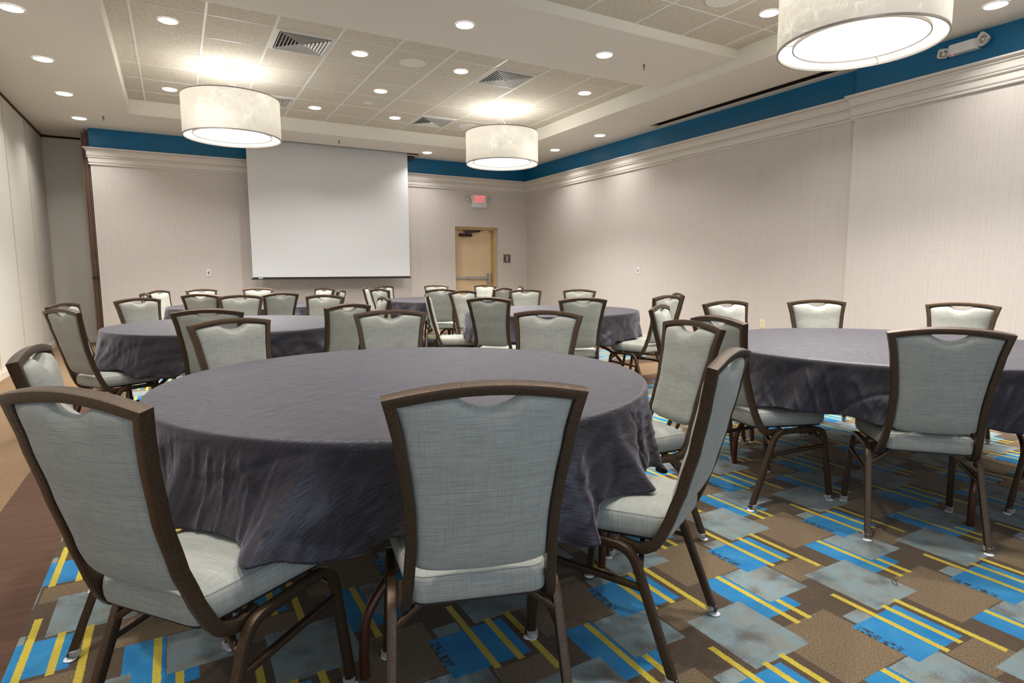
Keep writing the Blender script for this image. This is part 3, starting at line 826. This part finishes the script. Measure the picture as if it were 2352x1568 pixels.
    # seat
    def outline(inset, N=64):
        base = []
        corners = [(.128, .158, .045), (.528, .214, .07), (.528, -.214, .07), (.128, -.158, .045)]
        P = [Vector((c_[0], c_[1], 0)) for c_ in corners]; out = []
        m = len(P)
        for i in range(m):
            p = P[i]; a = (P[i-1]-p).normalized(); b = (P[(i+1) % m]-p).normalized(); r = corners[i][2]
            d = r/math.tan(a.angle(b)/2)
            p0 = p+a*d; p1 = p+b*d
            for k in range(9):
                q = k/8; out.append((1-q)**2*p0+2*q*(1-q)*p+q*q*p1)
            # straight part subdiv
            nx = P[(i+1) % m]; rn = corners[(i+1) % m][2]
            an = (p-nx).normalized(); bn = (P[(i+2) % m]-nx).normalized(); dn = rn/math.tan(an.angle(bn)/2)
            e0 = p1; e1 = nx+an*dn
            for k in range(1, 7):
                q = k/7; pt = e0*(1-q)+e1*q
                out.append(pt)
        # bow the front edge outward, bulge the sides
        cen = Vector((.33, 0, 0)); res = []
        for p in out:
            x, y = p.x, p.y
            x += .012*(1-(y/.214)**2)*max(0, (x-.33)/.2)
            res.append(Vector((x, y, 0)))
        if inset:
            r2 = []
            L = len(res)
            for i in range(L):
                tn = (res[(i+1) % L]-res[i-1]).normalized(); nn = Vector((tn.y, -tn.x, 0))
                if (cen-res[i]).dot(nn) < 0: nn = -nn
                r2.append(res[i]+nn*inset)
            res = r2
        return res
    rings = [(.03, .3935), (.006, .3935), (.001, .397), (-.003, .412), (-.004, .430), (-.001, .447), (.004, .456), (.008, .459), (.016, .464), (.032, .470), (.055, .4745), (.09, .4775), (.13, .479)]
    vs = []; fs = []; L = len(outline(0))
    for ins, z_ in rings:
        o_ = outline(min(ins, .03))
        if ins > .03:
            cen = Vector((.33, 0, 0)); k = 1-(ins-.03)/.16
            o_ = [cen+(p-cen)*k for p in o_]
        vs += [(p.x, p.y, z_) for p in o_]
    for q in range(len(rings)-1): fs += [(q*L+i, q*L+(i+1) % L, (q+1)*L+(i+1) % L, (q+1)*L+i) for i in range(L)]
    vs += [(.33, 0, .4795), (.33, 0, .3935)]
    q = (len(rings)-1)*L; fs += [(q+i, q+(i+1) % L, len(vs)-2) for i in range(L)] + [(i, (i+1) % L, len(vs)-1) for i in range(L)]
    seat = MB().add(vs, fs).build('seat', M['linen'], root, True, 1.2)
    o_ = outline(.0055); pts = [(p.x, p.y, .4575) for p in o_]
    As = []; Bs = []
    for i in range(L):
        T = (o_[(i+1) % L]-o_[i-1]).normalized(); As.append(Vector((0, 0, 1))); Bs.append(T.cross(Vector((0, 0, 1))))
    MB().sweep(pts, As, Bs, circ(.0014, 5), None, True).build('piping', M['piping'], seat)
    o_ = outline(.012); vs = [(p.x, p.y, .384) for p in o_]+[(p.x, p.y, .3935) for p in o_]
    MB().add(vs, [(i, (i+1) % L, L+(i+1) % L, L+i) for i in range(L)]+[tuple(range(L)), tuple(range(2*L-1, L-1, -1))]).build('seat_pan', M['dark_plastic'], root)
    # legs
    lp = rrect(.024, .024, .0035, 3)
    for s_ in (1, -1):
        def foot(leg, x, y, dx):
            g = MB().lathe((x+dx*.012, y, .016), [(.0, -.006), (.012, -.006), (.0175, 0), (.0175, .014), (.0125, .016)], 16)
            g = g.build('glide', M['clear'], leg, True)
            MB().lathe((x, y, 0), [(0, 0), (.018, 0), (.021, .003), (.018, .008), (.008, .012)], 20).build('glide_pad', M['white'], root, True) if 0 else None
            g2 = MB().lathe((x, y, 0), [(0, .0005), (.015, .0005), (.018, .003), (.014, .007), (.0, .010)], 20); g2.build('glide_pad', M['white'], leg, True)
        rear = round_path([(.080, s_*.217, .012), (.218, s_*.203, .372), (.345, s_*.203, .372)], [.075], 8)
        mb = MB(); tube(mb, rear, lp, (0, 1, 0)); leg = mb.build('leg', M['bronze'], root, True, .5); foot(leg, .078, s_*.217, 1)
        front = round_path([(.543, s_*.224, .012), (.497, s_*.207, .372), (.345, s_*.203, .372)], [.06], 8)
        mb = MB(); tube(mb, front, lp, (0, 1, 0)); leg = mb.build('leg', M['bronze'], root, True, .5); foot(leg, .544, s_*.224, -1)
        MB().cyl((.526, s_*.217-(.013 if s_ > 0 else -.003)-.0, .155), .007, .010, 10, axis='y').build('bolt', M['bolt'], leg)
        mb = MB(); tube(mb, [(.178, s_*.206, .262), (.505, s_*.213, .285)], rrect(.018, .018, .004, 3), (0, 1, 0)); mb.build('side_stretcher', M['bronze'], root, True, .5)
        mb = MB(); tube(mb, [(.190, s_*.205, .305), (.225, s_*.085, .388)], rrect(.018, .016, .004, 3)); mb.build('brace', M['bronze'], root, True, .5)
        mb = MB(); tube(mb, [(.507, s_*.210, .305), (.455, s_*.085, .388)], rrect(.018, .016, .004, 3)); mb.build('brace', M['bronze'], root, True, .5)
    return root

CH = {
'T1a': (0.539, 1.060, 72.7), 'T1b': (-0.200, 1.410, 38.8), 'T1c': (-0.413, 2.325, 358.), 'T1d': (0.221, 3.248, 296.3), 'T1e': (1.105, 3.453, 257.),
'T1f': (1.865, 2.896, 213.7), 'T1g': (2.033, 1.942, 170.3), 'T1h': (1.364, 1.147, 118.4),
'T2a': (2.607, 1.174, 42.1), 'T2b': (2.322, 2.078, 347.8), 'T2h': (2.786, 2.983, 301.8), 'T2c': (3.601, 3.142, 264.), 'T2d': (4.294, 2.867, 233.9), 'T2e': (4.690, 2.054, 191.3), 'T2g': (3.675, .718, 99),
'T3a': (-.665, 4.802, 32.5), 'T3b': (-.772, 5.690, 340.2), 'T3c': (-.314, 6.417, 305.1), 'T3d': (.162, 4.186, 74.1), 'T3e': (.573, 6.649, 257.8), 'T3f': (1.315, 6.194, 228.6), 'T3g': (1.081, 4.318, 118.6), 'T3h': (1.671, 5.357, 175.9),
'T4a': (2.276, 5.901, 341.2), 'T4b': (2.391, 4.689, 39.5), 'T4c': (3.028, 4.153, 68.5), 'T4d': (2.970, 6.505, 287.), 'T4e': (3.853, 6.527, 251.2), 'T4f': (4.423, 6.143, 220.7), 'T4g': (3.950, 4.092, 100.7), 'T4h': (4.48, 4.49, 149),
'T5a': (2.496, 9.021, 337.8), 'T5b': (2.420, 8.027, 19.5), 'T5c': (2.976, 9.595, 301.), 'T5d': (3.937, 9.695, 252.), 'T5e': (3.061, 7.372, 66.7), 'T5f': (4.615, 9.151, 212.4), 'T5g': (4.004, 7.378, 114.9), 'T5h': (4.685, 8.047, 157.8),
'T6a': (-.321, 8.004, 15.1), 'T6b': (-.206, 9.078, 326.9), 'T6c': (.311, 9.499, 291.5), 'T6d': (.221, 7.266, 58.3), 'T6e': (1.064, 9.577, 255.7), 'T6f': (1.035, 7.165, 107.9), 'T6g': (1.894, 8.930, 206.8), 'T6h': (1.872, 7.812, 153.9)}
# chair geometry was measured from the outer top corners; local origin is the floor below them
T = {1: (.795, 2.248), 2: (3.462, 1.903), 3: (.403, 5.383), 4: (3.501, 5.376), 5: (3.546, 8.508), 6: (.798, 8.361)}
LAB = {
'T1a': 'grey chair centre front, its whole upholstered back facing the camera at the nearest table',
'T1b': 'grey chair at the bottom left corner of the photo, back and seat seen from behind',
'T1c': 'grey chair at the left edge, partly hidden behind the big bottom-left chair',
'T1d': 'grey chair facing us over the far left rim of the nearest table',
'T1e': 'pale grey chair facing us over the far middle rim of the nearest table',
'T1f': 'grey chair facing us over the far right rim of the nearest table',
'T1g': 'tall grey chair facing left on the right side of the nearest table, handhold in view',
'T1h': 'grey chair right of the centre front chair, seen edge-on under the hanging cloth',
'T2a': 'grey chair at lower right, its back facing us in front of the right table',
'T2b': 'grey chair at the left side of the right table, behind the edge-on chair',
'T2h': 'slim looking grey chair whose back crosses another in front of the long right wall',
'T2c': 'grey chair against the right wall left of the ivory outlet, at the right table',
'T2d': 'grey chair at the middle of the right table far rim, right of the outlet',
'T2e': 'rightmost grey chair standing by the right wall beyond the right table',
'T2g': 'grey chair past the right edge of the photo, only a front leg in view',
'T3a': 'grey chair at far left seen from behind, its seat under the left table cloth',
'T3b': 'grey chair at far left showing only its top behind the other far-left chair',
'T3c': 'grey chair facing us at the far left rim of the left middle table',
'T3d': 'dark backed chair in front of the left table, just left behind a front-facing chair',
'T3e': 'grey chair at the far rim of the left table, between two dark chair backs',
'T3f': 'grey chair facing us at the far right rim of the left table, below the screen',
'T3g': 'dark backed chair between the left table and a pale chair of the nearest table',
'T3h': 'narrow grey chair turned left between the left table and the middle aisle',
'T4a': 'grey chair facing us at the far left of the centre-right table, in front of the exit door',
'T4b': 'grey chair at the left of the centre-right table seen almost from its side',
'T4c': 'dark backed chair centred in front of the centre-right table',
'T4d': 'x', 'T4e': 'x', 'T4f': 'x', 'T4g': 'x', 'T4h': 'x',
'T5a': 'thin side view of a light chair left of the far middle table',
'T5b': 'small dark chair back at the left of the far middle table',
'T5c': 'light chair behind the small dark one at the far middle table, below the screen corner',
'T5d': 'light chair at the far rim of the far middle table, left of the exit door',
'T5e': 'dark chair in front of the far middle table with its legs in view',
'T5f': 'light chair standing right in front of the tan exit door frame',
'T5g': 'small dark chair right of the exit door, at the far middle table',
'T5h': 'chair of which only a tiny curved top shows below the small brown sign',
'T6a': 'thin dark-edged chair top at the far left table, left of its neighbour',
'T6b': 'light chair turned right at the left end of the far left table',
'T6c': 'light chair top at the back wall below the white switch plate',
'T6d': 'dark chair back in front of the left part of the far left table',
'T6e': 'light chair top below the left end of the projection screen',
'T6f': 'dark blue-grey chair back in front of the right part of the far left table',
'T6g': 'light chair at the far right of the far left table, under the screen',
'T6h': 'thin dark chair top at the right end of the far left table, under the screen'}
LAB.update({
'T4a': 'narrow grey chair in side view left of the centre-right table, pale seat visible',
'T4b': 'dark backed chair at the left front of the centre-right table',
'T4c': 'dark backed chair in front of the middle of the centre-right table',
'T4d': 'grey chair facing us, standing before the exit door beside the centre-right table',
'T4e': 'light chair facing us in front of the back corner of the room, centre-right table',
'T4f': 'light chair facing us by the right wall beyond the centre-right table',
'T4g': 'chair with visible seat at the right front of the centre-right table',
'T4h': 'slim chair seen edge-on behind the crossing chair backs near the right wall'})
chair0 = make_chair(); freeze(chair0)
first = True
for k, (x, y, a) in CH.items():
    if first: chair0.location = (x, y, 0); chair0.rotation_euler = (0, 0, math.radians(a)); chair0['label'] = LAB[k]; first = False
    else: dup(chair0, (x, y, 0), math.radians(a), LAB[k])

# ------------------------------------------------------------------ tables and cloths
TL = {1: ('round folding table under the nearest and largest dark cloth', 'dark charcoal crinkled cloth on the nearest and largest round table'),
      2: ('round folding table under the dark cloth at the right edge', 'dark charcoal crinkled cloth on the table cut by the right edge'),
      3: ('round folding table under the dark cloth in the left middle', 'dark charcoal crinkled cloth on the left table behind the nearest one'),
      4: ('round folding table under the dark cloth right of centre', 'dark charcoal crinkled cloth on the table right of centre, near the long wall'),
      5: ('round folding table under the far dark cloth left of the exit door', 'dark charcoal cloth on the far table between screen and exit door'),
      6: ('round folding table under the far dark cloth below the screen', 'dark charcoal cloth on the far left table below the projection screen')}
tb = thing('round_table', TL[1][0], 'table', (0,0,0), 0, 'round folding banquet tables')
MB().cyl((0,0,.715), .912, .019, 96).build('tabletop', M['plywood'], tb)
for sgn in (1, -1):
    for q in (1, -1):
        a = math.radians(280.2) + (0 if sgn > 0 else PI) + q*math.radians(40.8)
        am = math.radians(280.2) + (0 if sgn > 0 else PI)
        F = Vector((.765*math.cos(a), .765*math.sin(a), 0)); Md = Vector((.50*math.cos(am), .50*math.sin(am), 0))
        tv = Vector((-math.sin(am), math.cos(am), 0))
        sd = 1 if (F-Md).dot(tv) > 0 else -1
        pts = smooth_path([F+Vector((0,0,.0)), F+Vector((0,0,.10)), F.lerp(Md, .05)+Vector((0,0,.20)), F.lerp(Md, .33)+Vector((0,0,.32)), F.lerp(Md, .75)+Vector((0,0,.42)), Md+tv*sd*.07+Vector((0,0,.52)), Md+tv*sd*.06+Vector((0,0,.62)), Md+tv*sd*.06+Vector((0,0,.714))], 5)
        mb = MB(); tube(mb, pts, circ(.0145, 12), (F-Md).cross(Vector((0, 0, 1))).normalized()); mb.build('leg', M['table_leg'], tb, True)
MB().box(-.5, -.02, .69, .5, .02, .714).build('support_rail', M['table_leg'], tb)
freeze(tb)
def hsh(*a):
    random.seed(hash(a) & 0xffff); return random.random()
def crease(x, y):
    # long soft wrinkles running in two directions
    q = 0
    for k, (an, fx, fy, w) in enumerate(((.6, 3.0, 15, 1.0), (-.5, 2.4, 10, .9), (.35, 6, 34, .4))):
        u_ = x*math.cos(an)+y*math.sin(an); v_ = -x*math.sin(an)+y*math.cos(an)
        n_ = mnoise.noise(Vector((u_*fx + .5*mnoise.noise(Vector((x*3, y*3, k))), v_*fy, 7.3*k)))
        q += w*(max(0, 1-abs(n_)*4.5))**1.5*(1 if k != 1 else -1)
    return q
def cloth(ti):
    cx, cy = T[ti]; rnd = random.Random(100+ti)
    chairs = [math.atan2(CH[k][1]-cy, CH[k][0]-cx) for k in CH if k[1] == str(ti)]
    if ti == 2: chairs.append(math.radians(-34))
    near = ti in (1, 2)
    N = 820 if near else 360
    NR = 56 if near else 20
    zt = .7385; R_ = .919; hem = {1: .425, 2: .485, 3: .455, 4: .455, 5: .455, 6: .455}[ti]
    folds = []
    for k in range(24):
        folds.append((rnd.uniform(0, 2*PI), rnd.uniform(.035, .10), rnd.uniform(.012, .034)*(1 if rnd.random() > .3 else -.6), rnd.uniform(-.5, .5)))
    if ti == 1: folds += [(math.radians(231.5), .05, .05, -.25), (math.radians(244), .10, -.02, .2), (math.radians(279), .04, .035, 0), (math.radians(293), .04, .03, .2), (math.radians(302), .03, -.02, 0), (math.radians(312), .05, .04, 0)]
    if ti == 2: folds += [(math.radians(191), .05, .04, -.2), (math.radians(176), .05, .03, .2)]
    def adiff(a, b): return (a-b+PI) % (2*PI)-PI
    wob = [(rnd.uniform(0, 2*PI), rnd.choice([5, 7, 9, 13, 17]), rnd.uniform(.003, .009)) for _ in range(5)]
    mb = MB(); uv = []
    rad = [0] + [R_*q/NR for q in range(1, NR)]
    ridx = len(rad)
    drop = [(0.978, 0), (.988, -.0002), (.995, -.0012), (1.0, -.0036), (1.004, -.009), (1.006, -.022)]
    nd = 42 if near else 18
    rings = []
    for r in rad[1:]: rings.append(('top', r))
    for k_, dz in drop[1:]: rings.append(('edge', (k_, dz)))
    for q in range(1, nd+1): rings.append(('drape', q/nd))
    vs = [(cx, cy, zt)]; uv.append((3*ti, 0))
    for kind, p in rings:
        for i in range(N):
            a = 2*PI*i/N
            if kind == 'top':
                r = p*.978*NR/(NR-1); z = zt; L = r
                ux, uy = r*math.cos(a)+ti*3.1, r*math.sin(a)
                z += .0016*crease(ux, uy) if near else .001*crease(ux, uy)
            elif kind == 'edge':
                r = R_*p[0]; z = zt+p[1]; L = r-p[1]; r += .002*mnoise.noise(Vector((a*14, ti*5, 0)))
            else:
                cd = min(abs(adiff(a, c_)) for c_ in chairs)
                lift = 1/(1+math.exp((cd-.245)/.018))
                hz = hem + (max(.486-hem, 0)+.004)*lift + .012*math.sin(3*a+ti*2) * (1-lift) + .006*math.sin(23*a+ti)
                t_ = p; z = zt-.022 - (zt-.022-hz)*t_
                k = t_**1.15
                r = R_*1.006 + .030*k
                for (fa, fw, amp, sl) in folds:
                    d = adiff(a, fa + sl*(t_-.6)*.35)
                    g = math.exp(-(d/fw)**2)
                    r += 1.5*amp*k*g
                for ph, fq, am in wob: r += am*k*math.sin(fq*a+ph)
                r += .004*k*math.sin(41*a+5*t_+ti)*(1-.4*lift)
                r += -.010*lift*math.sin(PI*t_)
                # creases
                r += .004*math.sin(t_*9+a*14+ti)*t_*(1-t_)*2
                L = R_+(zt-z)
                ux, uy = L*math.cos(a)+ti*3.1, L*math.sin(a)
                r += (.007 if near else .007)*min(1, t_*5)*crease(ux*.9, uy*.9) + .004*min(1, t_*5)*mnoise.noise(Vector((ux*6, uy*6, 3)))
            vs.append((cx+r*math.cos(a), cy+r*math.sin(a), z)); uv.append((L*math.cos(a)+3*ti, L*math.sin(a)))
    fs = [(0, 1+i, 1+(i+1) % N) for i in range(N)]
    for q in range(len(rings)-1):
        b = 1+q*N; fs += [(b+i, b+N+i, b+N+(i+1) % N, b+(i+1) % N) for i in range(N)]
    mb.add(vs, fs); mb.uv = uv
    o = mb.build('tablecloth', M['cloth'], None, True, 2.0)
    s_ = o.modifiers.new('thickness', 'SOLIDIFY'); s_.thickness = .0016; s_.offset = 1
    tag(o, TL[ti][1], 'tablecloth', 'dark round tablecloths')
for ti in T:
    if ti == 1: tb.location = (*T[1], 0)
    else: dup(tb, (*T[ti], 0), 0, TL[ti][0])
    cloth(ti)

# lint on the carpet
mb = MB(); tube(mb, [Vector((2.255+.022*math.cos(a), 1.13+.016*math.sin(a*1.3), .006)) for a in [i*.35 for i in range(17)]], circ(.0012, 5))
tag(mb.build('thread', M['lint']), 'small curled dark thread lying on a grey carpet square at lower right', 'thread')

# ------------------------------------------------------------------ camera
f, yaw, pitch, roll = 1371.08, .511107, .1163679, -.0044647
cam = bpy.data.cameras.new('camera'); cam.sensor_width = 36; cam.sensor_fit = 'HORIZONTAL'; cam.lens = f/2352*36
cam.clip_start = .05
co = bpy.data.objects.new('camera', cam); C.objects.link(co)
fwd = Vector((math.sin(yaw)*math.cos(pitch), math.cos(yaw)*math.cos(pitch), -math.sin(pitch)))
rt = Vector((math.cos(yaw), -math.sin(yaw), 0)); up = rt.cross(fwd)
r = rt*math.cos(roll)+up*math.sin(roll); u = -rt*math.sin(roll)+up*math.cos(roll)
m = Matrix(((r.x, u.x, -fwd.x, 0), (r.y, u.y, -fwd.y, 0), (r.z, u.z, -fwd.z, EYE), (0, 0, 0, 1)))
co.matrix_world = m
bpy.context.scene.camera = co
w = bpy.data.worlds.new('world'); bpy.context.scene.world = w; w.use_nodes = True
w.node_tree.nodes['Background'].inputs[0].default_value = (.5, .55, .6, 1); w.node_tree.nodes['Background'].inputs[1].default_value = .3
vs_ = bpy.context.scene.view_settings
vs_.view_transform = 'Standard'; vs_.look = 'None'; vs_.gamma = 1; vs_.use_curve_mapping = False
vs_.exposure = 0.7
